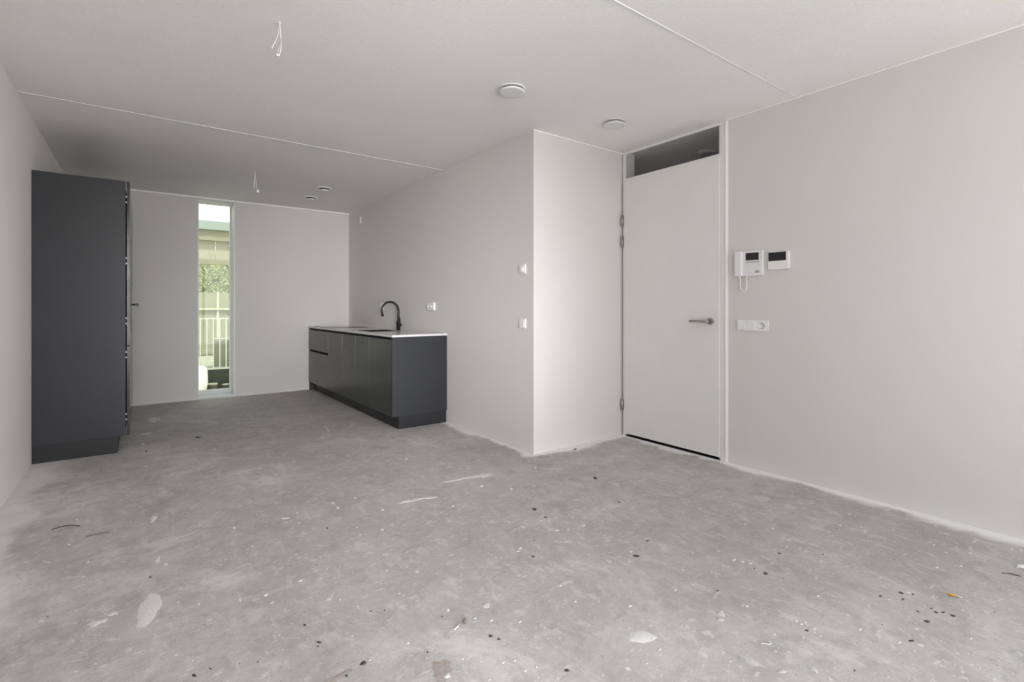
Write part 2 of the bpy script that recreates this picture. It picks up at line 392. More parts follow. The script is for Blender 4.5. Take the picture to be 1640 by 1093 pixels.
hd = obj('door_handle', (lambda b: (cyl(b, (XD-.018, hy, hz), (XD-.028, hy, hz), .0255, n=36), b)[1])(bmesh.new()), M['steel'], fr, label='brushed steel lever handle')
bm = bmesh.new()
tube(bm, [(XD-.026, hy, hz), (XD-.058, hy, hz), (XD-.067, hy+.004, hz), (XD-.071, hy+.014, hz), (XD-.071, hy+.150, hz)], .0095, 16)
obj('lever', bm, M['steel'], hd)

# ================================================================ tall cabinets by the left wall
def handle_dots(parent, x, y, z):
    bm = bmesh.new()
    for dz in (-.024, .024): cyl(bm, (x, y, z+dz), (x, y-.004, z+dz), .0045, n=12)
    return obj('hinge', bm, M['plastic'], parent, label='pale hinge plate in the door gap')
TX, TY, TZ0, TZ1 = -.098, 5.150, .134, 2.203           # carcass front, near end, bottom and top
FX = -.072                                            # outer face of the fronts
y0 = TY+.019
t1 = empty('tall_cabinet', (-.375, 5.45, 0), 'tall anthracite cabinet nearest the camera, with broad bare side panel', 'cabinet', 'tall cabinets by the left wall')
def child(name, bm, mat, root, **k):
    o = obj(name, bm, mat, root, **k); o.location = -Vector(root.location); return o
child('side_panel', bx(XL+.001, TX, TY, y0, TZ0, TZ1, bevel=.001), M['cab'], t1)
child('plinth', bx(XL+.001, -.150, TY+.004, 5.77, .0, TZ0, bevel=.0006), M['plinth'], t1)
child('carcass', bx(XL+.002, TX-.004, y0, 5.765, TZ0+.001, TZ1-.002), M['carcass'], t1)
SPL = .862
child('door', bx(TX+.007, FX, TY+.002, 5.763, SPL+.003, TZ1-.002, bevel=.001), M['cab_front'], t1)
child('door', bx(TX+.007, FX, TY+.002, 5.763, TZ0, SPL-.003, bevel=.001), M['cab_front'], t1)
for z in (2.055, 1.555, 1.065, .790, .285):
    for dz in (-.022, .022):
        child('hinge', bx(TX+.0002, TX+.0068, TY+.0035, TY+.018, z+dz-.006, z+dz+.006), M['plastic'], t1, label='pale hinge end in the door gap')
t2 = empty('tall_cabinet', (-.375, 6.06, 0), 'tall anthracite oven cabinet, middle one of the three by the left wall', 'cabinet', 'tall cabinets by the left wall')
child('carcass', bx(XL+.002, TX-.004, 5.766, 6.355, TZ0+.001, TZ1-.002), M['carcass'], t2)
child('plinth', bx(XL+.001, -.150, 5.771, 6.355, 0, TZ0), M['plinth'], t2)
child('door', bx(TX, FX, 5.769, 6.353, 1.395, TZ1-.002, bevel=.001), M['cab_front'], t2)
child('drawer', bx(TX, FX, 5.769, 6.353, .555, .965, bevel=.001), M['cab_front'], t2)
child('drawer', bx(TX, FX, 5.769, 6.353, TZ0, .549, bevel=.001), M['cab_front'], t2)
t3 = empty('tall_cabinet', (-.375, 6.65, 0), 'tall anthracite cabinet farthest back by the left wall', 'cabinet', 'tall cabinets by the left wall')
child('carcass', bx(XL+.002, TX-.004, 6.356, 6.948, TZ0+.001, TZ1-.002), M['carcass'], t3)
child('side_panel', bx(XL+.001, TX, 6.949, 6.967, 0, TZ1), M['cab'], t3)
child('plinth', bx(XL+.001, -.150, 6.356, 6.948, 0, TZ0), M['plinth'], t3)
child('door', bx(TX, FX, 6.359, 6.965, 1.215, TZ1-.002, bevel=.001), M['cab_front'], t3)
child('door', bx(TX, FX, 6.359, 6.965, TZ0, 1.209, bevel=.001), M['cab_front'], t3)
ov = empty('built_in_oven', (TX, 6.06, .975), 'black built-in oven with bar handle in the middle tall cabinet', 'oven')
child('control_panel', bx(TX-.003, FX+.004, 5.775, 6.347, 1.275, 1.385, bevel=.002), M['black_glass'], ov)
child('oven_door', bx(TX-.003, FX+.006, 5.775, 6.347, .978, 1.270, bevel=.002), M['black_glass'], ov)
bm = bmesh.new(); cyl(bm, (FX+.044, 5.83, 1.204), (FX+.044, 6.29, 1.204), .015, n=16)
for yy in (5.86, 6.26): cyl(bm, (FX+.004, yy, 1.204), (FX+.044, yy, 1.204), .007, n=12)
child('handle', bm, M['black_metal'], ov)

# ================================================================ kitchen run on the right
KX, KF, KZ0, KZ1 = 1.952, 1.932, .126, .864       # carcass front, outer face of fronts
EY = 4.538
B = [4.560, 5.140, 5.562, 6.016, 6.588, 7.492]
kc1 = empty('base_cabinet', (2.23, 4.85, 0), 'anthracite base cabinet at the near end of the kitchen run, with end panel', 'cabinet', 'handleless kitchen base cabinets')
child('side_panel', bx(KF, XK-.001, EY, EY+.020, KZ0, .891, bevel=.0008), M['cab'], kc1)
child('plinth', bx(2.002, XK-.006, EY+.008, B[1], 0, KZ0, bevel=.0006), M['plinth'], kc1)
child('carcass', bx(KX+.03, XK-.002, B[0], B[1]-.001, KZ0, .889), M['carcass'], kc1)
child('door', bx(KF, KX, B[0]-.001, B[1]-.0025, KZ0, KZ1, bevel=.001), M['cab_front'], kc1)
kc2 = empty('sink_cabinet', (2.23, 5.58, 0), 'anthracite two-door base cabinet under the sink', 'cabinet', 'handleless kitchen base cabinets')
bm = bmesh.new()
box(bm, KX+.03, KX+.05, B[1]+.001, B[3]-.001, KZ0, .889); box(bm, KX+.05, XK-.002, B[1]+.001, B[3]-.001, KZ0, KZ0+.018)
box(bm, KX+.05, XK-.002, B[1]+.001, B[1]+.018, KZ0+.018, .889); box(bm, KX+.05, XK-.002, B[3]-.018, B[3]-.001, KZ0+.018, .889)
child('carcass', bm, M['carcass'], kc2)
child('plinth', bx(2.002, XK-.006, B[1]+.0005, B[3]-.0005, 0, KZ0), M['plinth'], kc2)
child('door', bx(KF, KX, B[1]+.0025, B[2]-.0025, KZ0, KZ1, bevel=.001), M['cab_front'], kc2)
child('door', bx(KF, KX, B[2]+.0025, B[3]-.0025, KZ0, KZ1, bevel=.001), M['cab_front'], kc2)
kc3 = empty('base_cabinet', (2.23, 6.3, 0), 'anthracite single-door base cabinet between sink cabinet and drawers', 'cabinet', 'handleless kitchen base cabinets')
child('carcass', bx(KX+.03, XK-.002, B[3]+.001, B[4]-.001, KZ0, .889), M['carcass'], kc3)
child('plinth', bx(2.002, XK-.006, B[3]+.0005, B[4]-.0005, 0, KZ0), M['plinth'], kc3)
child('door', bx(KF, KX, B[3]+.0025, B[4]-.0015, KZ0, KZ1, bevel=.001), M['cab_front'], kc3)
kc4 = empty('drawer_cabinet', (2.23, 7.03, 0), 'anthracite drawer cabinet beside the back wall, under the hob', 'cabinet', 'handleless kitchen base cabinets')
child('carcass', bx(KX+.03, XK-.002, B[4]+.001, B[5], KZ0, .889), M['carcass'], kc4)
child('plinth', bx(2.002, XK-.006, B[4]+.0005, B[5], 0, KZ0), M['plinth'], kc4)
child('drawer', bx(KF, KX, B[4]+.0015, B[5], .592, KZ1, bevel=.001), M['cab_front'], kc4)
child('drawer', bx(KF, KX, B[4]+.0015, B[5], KZ0, .562, bevel=.001), M['cab_front'], kc4)
bm = bmesh.new(); box(bm, 1.9995, 2.001, 6.63, 7.03, .030, .100)
for i in range(9): box(bm, 1.996, 2.0015, 6.635+i*.044, 6.655+i*.044, .036, .094)
child('vent_grille', bm, M['black_metal'], kc4)
child('filler_strip', bx(KX, XK-.002, B[5]+.001, YB-.001, 0, .889), M['carcass'], kc4)
# worktop with cut-outs, made of slabs around the sink
SX0, SX1, SY0, SY1 = 2.030, 2.385, 5.33, 5.83
WT0, WT1 = .891, .911
bm = bmesh.new()
XS = [KF-.004, SX0, SX1, XK-.0005]; YY = [EY-.004, SY0, SY1, YB-.001]
grid = {}
for k, z in ((0, WT0), (1, WT1)):
    for i, x in enumerate(XS):
        for j, y in enumerate(YY): grid[i, j, k] = bm.verts.new((x, y, z))
for i in range(3):
    for j in range(3):
        if (i, j) == (1, 1): continue
        for k in (0, 1): bm.faces.new([grid[a] for a in ((i, j, k), (i+1, j, k), (i+1, j+1, k), (i, j+1, k))])
def side(a, b): bm.faces.new((grid[a+(0,)], grid[b+(0,)], grid[b+(1,)], grid[a+(1,)]))
for i in range(3): side((i, 0), (i+1, 0)); side((i, 3), (i+1, 3)); side((0, i), (0, i+1)); side((3, i), (3, i+1))
side((1, 1), (2, 1)); side((2, 1), (2, 2)); side((2, 2), (1, 2)); side((1, 2), (1, 1))
wtop = tag(obj('worktop', bm, M['worktop']), 'thin pale composite worktop lying on the dark base cabinets', 'worktop')
# sink
sk = empty('kitchen_sink', (2.2, 5.58, .74), 'black undermount sink set in the pale worktop', 'sink')
bm = bmesh.new(); t = .002
box(bm, SX0+.001, SX1-.001, SY0+.001, SY1-.001, .735, .738)
box(bm, SX0+.001, SX0+.004, SY0+.001, SY1-.001, .738, .9105); box(bm, SX1-.004, SX1-.001, SY0+.001, SY1-.001, .738, .9105)
box(bm, SX0+.004, SX1-.004, SY0+.001, SY0+.004, .738, .9105); box(bm, SX0+.004, SX1-.004, SY1-.004, SY1-.001, .738, .9105)
child('basin', bm, M['black_metal'], sk)
bm = bmesh.new(); lathe(bm, [(0, .004), (.035, .004), (.042, 0), (.042, -.002), (0, -.002)], (2.21, 5.58, .739), 28)
child('drain', bm, M['black_metal'], sk)
# tap button beside the sink, seen as small dark dot
bm = bmesh.new(); lathe(bm, [(0, .006), (.012, .006), (.014, .004), (.014, 0), (0, 0)], (2.235, 5.02, WT1), 24)
tag(obj('worktop_button', bm, M['hinge']), 'small round push button on the worktop near the sink', 'button')
# hob
hb = empty('induction_hob', (2.21, 7.02, WT1), 'black glass induction hob lying at the far end of the worktop', 'hob')
child('glass_plate', bx(1.985, 2.475, 6.66, 7.40, WT1, WT1+.006, bevel=.0015), M['black_glass'], hb)
for cx, cy, r in ((2.10, 6.85, .09), (2.34, 6.85, .075), (2.10, 7.2, .075), (2.34, 7.2, .09)):
    bm = bmesh.new(); lathe(bm, [(r-.002, 0), (r-.002, .0004), (r, .0004), (r, 0)], (cx, cy, WT1+.006), 40)
    child('cooking_ring', bm, M['plastic_grey'], hb)
# faucet
fx, fy = 2.452, 5.575
fa = empty('kitchen_faucet', (fx, fy, WT1), 'matt black gooseneck faucet standing behind the sink', 'faucet')
bm = bmesh.new(); lathe(bm, [(0, 0), (.027, 0), (.027, .004), (.0235, .006), (.0235, .105), (.019, .112), (0, .112)], (0, 0, 0), 28)
obj('body', bm, M['black_metal'], fa)
bm = bmesh.new(); r = .104; top = .345-.0125-r
pts = [(0, 0, .10), (0, 0, .16)] + [(-r+r*math.cos(t), 0, top+r*math.sin(t)) for t in [math.pi*i/20*1.09 for i in range(21)]]
ex, ez = pts[-1][0], pts[-1][2]; pts.append((ex+.006, 0, ez-.018))
tube(bm, pts, .0125, 16); obj('spout', bm, M['black_metal'], fa)
bm = bmesh.new(); cyl(bm, (ex+.004, 0, ez-.004), (ex+.0105, 0, ez-.034), .0145, n=18); obj('spout_tip', bm, M['black_metal'], fa)
bm = bmesh.new(); cyl(bm, (0, -.018, .062), (0, -.052, .062), .0195, n=24); hh = obj('handle', bm, M['black_metal'], fa)
bm = bmesh.new(); tube(bm, [(0, -.045, .066), (.0, -.050, .10), (.0, -.043, .150)], [.0065, .0055, .0045], 10); obj('lever', bm, M['black_metal'], hh)

# ================================================================ wall fittings; local frame: +x out of the wall, y along, z up
def on_wall(root, face):      # face 'K' / 'R': the wall looks towards -X
    root.rotation_euler.z = math.pi
def plate(root, w, h, d=.009, y=0, z=0, name='cover_plate', mat='plastic', b=.003):
    return obj(name, bx(0.0005, d, y-w/2, y+w/2, z-h/2, z+h/2, bevel=b), M[mat], root)
def rocker(root, y, z=0, w=.062, h=.062, x0=.009):
    bm = bmesh.new()
    vs = box(bm, x0-.001, x0+.004, y-w/2, y+w/2, z-h/2, z+h/2)
    for i in (1, 2): vs[i].co.x += .004
    bev(bm, .001); return obj('rocker', bm, M['plastic'], root)
def socket_insert(root, y, z=0, x0=.009, r=.021, vertical=False):
    bm = bmesh.new(); n = 32
    prof = [(r+.003, 0), (r+.003, .001), (r, .001), (r-.001, -.0075), (0, -.0075)]
    lathe(bm, prof, (0, 0, 0), n)
    bmesh.ops.rotate(bm, verts=bm.verts, matrix=Matrix.Rotation(math.pi/2, 3, 'Y')); bmesh.ops.translate(bm, verts=bm.verts, vec=(x0, y, z))
    s = obj('socket_face', bm, M['plastic'], root)
    for dy in (-.0095, .0095):
        bm = bmesh.new(); cyl(bm, (x0-.0074, y+dy, z), (x0-.0068, y+dy, z), .0028, n=12); obj('pin_hole', bm, M['hole'], s)
    for dz in (-.017, .017): obj('earth_clip', bx(x0-.007, x0+.0005, y-.0025, y+.0025, z+dz-.003, z+dz+.003), M['hinge'], s)
    return s
def ring_plate(root, w, h, holes, d=.009, r=.0205):
    """cover plate with round recesses left open for socket wells"""
    bm = bmesh.new(); n = 32
    ys = sorted(holes); edges = [-w/2] + [(a+b)/2 for a, b in zip(ys, ys[1:])] + [w/2]
    for k, c in enumerate(ys):
        a, b = edges[k], edges[k+1]
        if r is None: continue
        outer = []; inner = []
        for i in range(n):
            t = 2*math.pi*i/n; ct, st = math.cos(t), math.sin(t)
            sx = ((b-c) if ct > 0 else (c-a)) / max(abs(ct), 1e-6); sz = (h/2)/max(abs(st), 1e-6); s_ = min(sx, sz)
            outer.append(bm.verts.new((d, c+ct*s_, st*s_))); inner.append(bm.verts.new((d, c+ct*r, st*r)))
        for i in range(n): bm.faces.new((outer[i], outer[(i+1) % n], inner[(i+1) % n], inner[i]))
    x0 = .0005
    for (a, b, c_, e_) in (((x0, -w/2, -h/2), (x0, w/2, -h/2), (d, w/2, -h/2), (d, -w/2, -h/2)), ((x0, -w/2, h/2), (x0, w/2, h/2), (d, w/2, h/2), (d, -w/2, h/2)),
                           ((x0, -w/2, -h/2), (x0, -w/2, h/2), (d, -w/2, h/2), (d, -w/2, -h/2)), ((x0, w/2, -h/2), (x0, w/2, h/2), (d, w/2, h/2), (d, w/2, -h/2))):
        bm.faces.new([bm.verts.new(p) for p in (a, b, c_, e_)])
    return obj('cover_plate', bm, M['plastic'], root)

# double socket between faucet and the corner
s1 = empty('double_socket', (XK, 4.868, 1.189), 'white double wall socket above the near end of the worktop', 'socket', rz=math.pi)
ring_plate(s1, .150, .082, (-.036, .036), d=.022)
for y in (-.036, .036): socket_insert(s1, y, x0=.0225)
s2 = empty('wall_socket', (XK, 6.245, 1.192), 'small white wall socket behind the black faucet spout', 'socket', rz=math.pi)
ring_plate(s2, .082, .082, (0,), d=.020); socket_insert(s2, 0, x0=.0205)
s3 = empty('light_switch', (XK, 3.262, 1.491), 'upper white control by the kitchen wall corner, with protruding dial', 'switch', rz=math.pi)
plate(s3, .082, .082, .012); rocker(s3, 0, 0, .056, .056, .012)
obj('dial', (lambda b: (cyl(b, (.014, 0, 0), (.026, 0, 0), .019, .017, n=24), b)[1])(bmesh.new()), M['plastic'], s3)
s4 = empty('light_switch', (XK, 3.262, 1.044), 'lower white rocker switch by the kitchen wall corner', 'switch', rz=math.pi)
plate(s4, .082, .082, .012); rocker(s4, 0, 0, .060, .060, .012)
s5 = empty('wall_fitting', (XK, 7.05, 2.425), 'tiny white fitting high on the kitchen wall near the back corner', 'fitting', rz=math.pi)
obj('cover', bx(.0005, .014, -.025, .025, -.042, .042, bevel=.004), M['plastic'], s5)
obj('cable_stub', (lambda b: (cyl(b, (.008, 0, .040), (.008, 0, .060), .005, n=10), b)[1])(bmesh.new()), M['plastic'], s5)

# triple plate on the right wall
# local +y points to world -Y, i.e. to the right in the photograph
p3 = empty('switch_plate', (XD, 1.896, 1.043), 'white triple plate with two rockers and a socket, below the intercom', 'switch', rz=math.pi)
bm = bmesh.new(); box(bm, .0005, .010, -.1165, .046, -.040, .040); bev(bm, .003)
obj('cover_plate', bm, M['plastic'], p3)
rp = ring_plate(p3, .0705, .080, (-.010,), d=.010); rp.name = 'socket_plate'; rp.location = (0, .0813, 0)
rocker(p3, -.0770, 0, .054, .058, .010); rocker(p3, -.0060, 0, .054, .058, .010); socket_insert(p3, .0713, x0=.0105)
# thermostat
th = empty('room_thermostat', (XD, 1.706, 1.501), 'square white thermostat with black display, right of the intercom', 'thermostat', rz=math.pi)
obj('housing', bx(.0005, .022, -.0715, .0715, -.062, .062, bevel=.004), M['plastic'], th)
obj('display', bx(.022, .0235, -.066, .054, -.002, .058, bevel=.0006), M['screen'], th)
# intercom
ic = empty('video_intercom', (XD, 1.911, 1.494), 'white video intercom with handset and hanging cord, beside the door', 'intercom', rz=math.pi)
obj('housing', bx(.0005, .026, -.040, .100, -.090, .090, bevel=.005), M['plastic'], ic)
obj('handset_cradle', bx(.0005, .022, -.100, -.040, -.088, .088, bevel=.003), M['plastic'], ic)
bm = bmesh.new()
P = [(.030, -.074, -.090), (.036, -.074, -.060), (.037, -.074, 0), (.036, -.074, .055), (.030, -.074, .088)]
box(bm, .020, .046, -.100, -.047, -.091, .091); bev(bm, .006, 3)
obj('handset', bm, M['plastic'], ic)
obj('display', bx(.026, .0272, -.024, .072, .022, .076, bevel=.0005), M['screen'], ic)
obj('control_strip', bx(.026, .0268, -.028, .078, .004, .015, bevel=.0003), M['plastic_grey'], ic)
bm = bmesh.new()
for zz in (-.004, -.022, -.040): box(bm, .026, .0266, -.028, .078, zz-.0006, zz+.0006)
box(bm, .026, .0266, -.028, .078, -.0705, -.069)
obj('grille_line', bm, M['plastic_grey'], ic)
for zz in (.082, .066, .050, .040, .028):
    bm = bmesh.new(); cyl(bm, (.0255, .090, zz), (.029, .090, zz), .0038, n=12); obj('button', bm, M['plastic_grey'], ic)
bm = bmesh.new()     # small dark emblem: a swoosh over a short wordmark bar
tube(bm, curve_pts([(.0266, .048, -.060), (.0266, .056, -.054), (.0266, .064, -.052), (.0266, .070, -.056)], 5), .0012, 6)
tube(bm, curve_pts([(.0266, .056, -.062), (.0266, .066, -.059), (.0266, .074, -.063)], 5), .0016, 6)
box(bm, .026, .0268, .044, .076, -.0675, -.0650)
obj('emblem', bm, M['screen'], ic)
bm = bmesh.new()
path = curve_pts([(.030, -.070, -.088), (.032, -.061, -.115), (.034, -.062, -.155), (.034, -.052, -.192), (.034, -.034, -.203), (.034, -.016, -.190), (.033, -.012, -.150), (.030, -.017, -.120), (.022, -.017, -.088)], 10)
coil = []
for i in range(0, (len(path)-1)*6+1):
    k, f = divmod(i, 6); a = path[min(k, len(path)-1)]; b = path[min(k+1, len(path)-1)]; p = a.lerp(b, f/6)
    t = i*.9; coil.append(p+Vector((math.cos(t)*.0022, math.sin(t)*.0022, 0)))
tube(bm, coil, .0030, 8); obj('coiled_cord', bm, M['plastic'], ic)

# ================================================================ ceiling fittings
def disc(label, x, y, r):
    o = empty('ventilation_valve', (x, y, H), label, 'vent', 'flat round ceiling valves')
    bm = bmesh.new(); lathe(bm, [(r*.80, 0), (r*.97, 0), (r, -.003), (r*.97, -.006), (r*.80, -.006), (r*.78, -.002)], n=64); obj('ring', bm, M['plastic'], o)
    bm = bmesh.new(); lathe(bm, [(r*.60, -.001), (r*.60, -.018)], n=40); obj('neck', bm, M['plastic_grey'], o)
    bm = bmesh.new(); lathe(bm, [(0, -.018), (r*.90, -.018), (r*.955, -.020), (r*.965, -.025), (r*.93, -.029), (r*.8, -.030), (0, -.031)], n=64); obj('disc', bm, M['disc'], o)
    return o
disc('flat round white ceiling valve nearer the middle of the room', 1.945, 2.632, .088)
disc('flat round white ceiling valve close above the door', 2.927, 2.640, .090)
def cone_valve(label, x, y, r):
    o = empty('extractor_valve', (x, y, H), label, 'vent', 'round kitchen ceiling valves')
    bm = bmesh.new(); lathe(bm, [(r*.72, 0), (r, 0), (r, -.008), (r*.86, -.013), (r*.76, -.010), (r*.72, -.002)], n=48); obj('ring', bm, M['plastic'], o)
    bm = bmesh.new(); lathe(bm, [(0, -.020), (r*.56, -.020), (r*.62, -.024), (r*.56, -.031), (r*.30, -.034), (0, -.035)], n=40); obj('cone', bm, M['plastic'], o)
    bm = bmesh.new(); lathe(bm, [(0, -.001), (r*.7, -.001), (r*.7, -.0012), (0, -.0012)], n=40); obj('throat', bm, M['hole'], o)
    bm = bmesh.new(); cyl(bm, (0, 0, -.0015), (0, 0, -.020), r*.60, r*.50, n=28); obj('neck', bm, M['hole'], o)
    return o
cone_valve('round ceiling extractor valve, nearer of the pair above the kitchen', 1.757, 6.13, .083)
cone_valve('round ceiling extractor valve, farther of the pair above the kitchen', 1.762, 6.74, .083)
# loose ceiling wires
w1 = empty('ceiling_wire', (.561, 2.72, H), 'loose white electric wires hanging from the near ceiling outlet', 'wire', 'bare lamp wires on the ceiling')
vx = Vector((.804, -.5945, 0))         # to the right as seen from the room
def wire(root, name, pts, r=.0017, mat='plastic'):
    bm = bmesh.new(); tube(bm, curve_pts([vx*a+Vector((0, 0, z))+Vector((0, b, 0)) for a, z, b in pts], 6), r, 8); return obj(name, bm, M[mat], root)
bm = bmesh.new(); lathe(bm, [(0, 0), (.008, 0), (.008, -.003), (.005, -.004), (0, -.004)], n=20); obj('outlet', bm, M['plastic'], w1)
wire(w1, 'wire', [(-.001, 0, 0), (-.005, -.045, 0), (-.018, -.085, .004), (-.036, -.120, .006), (-.037, -.127, .006)])
wire(w1, 'wire', [(.001, 0, 0), (.006, -.04, .004), (.008, -.09, .004), (.008, -.12, .002), (.002, -.15, 0), (-.002, -.168, 0)])
wire(w1, 'wire', [(0, 0, 0), (.002, -.06, -.004), (.006, -.10, -.004), (-.004, -.13, 0), (-.012, -.155, 0)], .0016, 'plastic_grey')
bm = bmesh.new(); q = vx*-.010+Vector((0, 0, -.158)); box(bm, q.x-.006, q.x+.005, q.y-.004, q.y+.004, q.z-.008, q.z+.002); bev(bm, .002); obj('terminal_block', bm, M['plastic'], w1)
w2_ = empty('ceiling_wire', (.967, 5.876, H), 'loose white electric wires hanging from the far ceiling outlet near the kitchen', 'wire', 'bare lamp wires on the ceiling')
bm = bmesh.new(); lathe(bm, [(0, 0), (.010, 0), (.010, -.003), (.006, -.005), (0, -.005)], n=20); obj('outlet', bm, M['plastic'], w2_)
wire(w2_, 'wire', [(0, 0, 0), (.002, -.05, 0), (-.004, -.11, 0), (-.006, -.165, .002)], .003)
wire(w2_, 'wire', [(.002, 0, 0), (.010, -.06, 0), (.018, -.12, 0), (.026, -.185, .004)], .0022)
wire(w2_, 'wire', [(-.002, 0, 0), (.001, -.03, .006), (.012, -.08, .006), (.014, -.15, .006)], .0018, 'plastic_grey')
bm = bmesh.new(); q = vx*.034+Vector((0, 0, -.195)); box(bm, q.x-.013, q.x+.013, q.y-.01, q.y+.01, q.z-.014, q.z+.014); bev(bm, .003); obj('terminal_block', bm, M['plastic'], w2_)
# smoke alarm in the hallway, seen through the transom
ha = empty('smoke_alarm', (4.15, 2.62, H), 'round smoke alarm on the hallway ceiling seen through the transom', 'alarm')
bm = bmesh.new(); lathe(bm, [(0, 0), (.085, 0), (.085, -.006), (0, -.006)], n=40); obj('base', bm, M['plastic_grey'], ha)
bm = bmesh.new(); lathe(bm, [(.075, -.006), (.078, -.022), (.06, -.030), (0, -.031)], n=40); obj('cover', bm, M['plastic'], ha)

# ================================================================ marks and litter on the floor
rnd = random.Random(7)
F_, TH = 804.4, R(36.48)
def fp(px, py):       # spot on the floor slab read off the photograph
    z = F_*CH/(py-494.5); a = (px-820)/F_
    return Vector((z*(math.sin(TH)+a*math.cos(TH)), z*(math.cos(TH)-a*math.sin(TH)), 0))
def blob(bm, c, u, v, n=22, rough=.22, h=.0008, point=0., mi=0):
    """irregular flat flake; u and v are half-axis vectors"""
    ph = [rnd.uniform(0, 6.28) for _ in range(4)]; ring = []; low = []
    for i in range(n):
        t = 2*math.pi*i/n
        k = 1+rough*(.5*math.sin(2*t+ph[0])+.35*math.sin(3*t+ph[1])+.3*math.sin(5*t+ph[2])+.2*math.sin(8*t+ph[3]))+rnd.uniform(-.05, .05)
        p = c+u*math.cos(t)*k+v*math.sin(t)*k*(1-point*math.cos(t))
        low.append(bm.verts.new((p.x, p.y, .0001))); q = c+(p-c)*.93; ring.append(bm.verts.new((q.x, q.y, h)))
    top = bm.verts.new((c.x, c.y, h*1.25))
    for i in range(n):
        j = (i+1) % n
        for f in (bm.faces.new((low[i], low[j], ring[j], ring[i])), bm.faces.new((ring[i], ring[j], top))): f.material_index = mi; f.smooth = True
def mark(bm, x0, y0, x1, y1, wpx, **k):
    """flake whose long axis runs between two spots; wpx its breadth in pixels at that distance"""
    a, b = fp(x0, y0), fp(x1, y1); c = (a+b)/2
    s = F_*CH/(((y0+y1)/2)-494.5)/F_
    u = (b-a)/2; L = math.hypot(x1-x0, y1-y0); nx, ny = -(y1-y0)/L, (x1-x0)/L
    cx, cy = (x0+x1)/2, (y0+y1)/2; v = (fp(cx+nx*wpx/2, cy+ny*wpx/2)-fp(cx-nx*wpx/2, cy-ny*wpx/2))/2
    blob(bm, c, u, v, **k)
def smear(args, mat='plaster', name='plaster_smear', **k):
    bm = bmesh.new(); mark(bm, *args, **k); return obj(name, bm, M[mat], floor)
smear((221, 1004, 252, 955, 32), rough=.16, point=-.35, n=36)
smear((140, 1000, 170, 995, 9), rough=.4, n=28)
smear((172, 985, 190, 982, 5), rough=.5)
smear((1005, 1021, 1050, 1020, 19), rough=.18, n=36)
for a in ((709, 773, 760, 763, 4), (745, 765, 787, 760, 6), (748, 766, 768, 763, 3), (640, 806, 672, 800, 3), (665, 800, 700, 796, 4), (640, 806, 655, 801, 4), (450, 831, 463, 830, 3)): smear(a, rough=.35)
for a in ((236, 672, 257, 673, 8), (222, 696, 246, 694, 3), (240, 834, 251, 829, 9), (250, 902, 254, 892, 7), (262, 903, 268, 905, 5)): smear(a, rough=.4)
smear((714, 977, 720, 978, 5)); smear((771, 970, 785, 970, 9), 'plaster_dull'); smear((711, 1083, 721, 1083, 9), 'plaster')
for a in ((1207, 798, 1232, 800, 9), (1254, 811, 1277, 814, 6), (993, 721, 1008, 721, 5), (1146, 981, 1162, 986, 8), (1148, 992, 1158, 994, 8), (1295, 1005, 1309, 1009, 5), (1180, 1050, 1222, 1068, 8), (1243, 1075, 1262, 1076, 6), (1295, 1070, 1310, 1077, 8), (25, 922, 38, 928, 6), (69, 900, 80, 901, 5),
          (873, 751, 900, 751, 4), (975, 773, 992, 776, 5), (520, 683, 527, 691, 5), (557, 684, 569, 680, 5), (703, 742, 714, 743, 4)): smear(a, 'plaster_dull', rough=.4)
# small specks, too many to count
bm = bmesh.new()
pts = [(1189, 901), (1175, 898), (1202, 903), (1195, 972), (1008, 972), (1555, 1023), (1377, 1009), (1560, 868), (1056, 1041), (1489, 869), (1495, 873), (771, 779), (819, 783), (725, 811), (613, 816), (533, 806), (541, 814), (612, 848), (891, 851), (829, 883), (833, 879), (935, 843), (731, 1004), (728, 1008), (653, 1030), (841, 1075), (425, 954), (897, 939), (806, 1061), (760, 990), (787, 995), (651, 735), (858, 749), (229, 711), (233, 747), (276, 760), (262, 788), (344, 721), (374, 846), (318, 751), (123, 832), (110, 872), (140, 900), (152, 1064), (426, 953), (480, 931), (384, 962), (1240, 1017), (1284, 1000), (1290, 997), (1275, 996), (1500, 910), (1539, 907), (1440, 1030), (1310, 955), (1010, 885), (1345, 842), (1620, 880)]
for x, y in pts: mark(bm, x-rnd.uniform(2, 4), y+rnd.uniform(-1, 1), x+rnd.uniform(2, 4), y+rnd.uniform(-1, 1), rnd.uniform(2, 3.4), n=9, rough=.3, h=.0012)
for i in range(420):
    x = rnd.uniform(XL+.1, 3.4); y = rnd.uniform(.1, 7.3)
    if y > YS-.1 and x > XK-.65: continue
    if x < -.1 and y > 5.1: continue
    s = rnd.uniform(.0015, .0045)*(1.6 if rnd.random() < .12 else 1); t = rnd.uniform(0, 3.14); d = Vector((math.cos(t), math.sin(t), 0)); e_ = Vector((-d.y, d.x, 0))
    blob(bm, Vector((x, y, 0)), d*s*rnd.uniform(1, 2.2), e_*s, n=8, h=.0009)
o = obj('plaster_specks', bm, M['plaster'], floor); o['kind'] = 'stuff'
bm = bmesh.new()
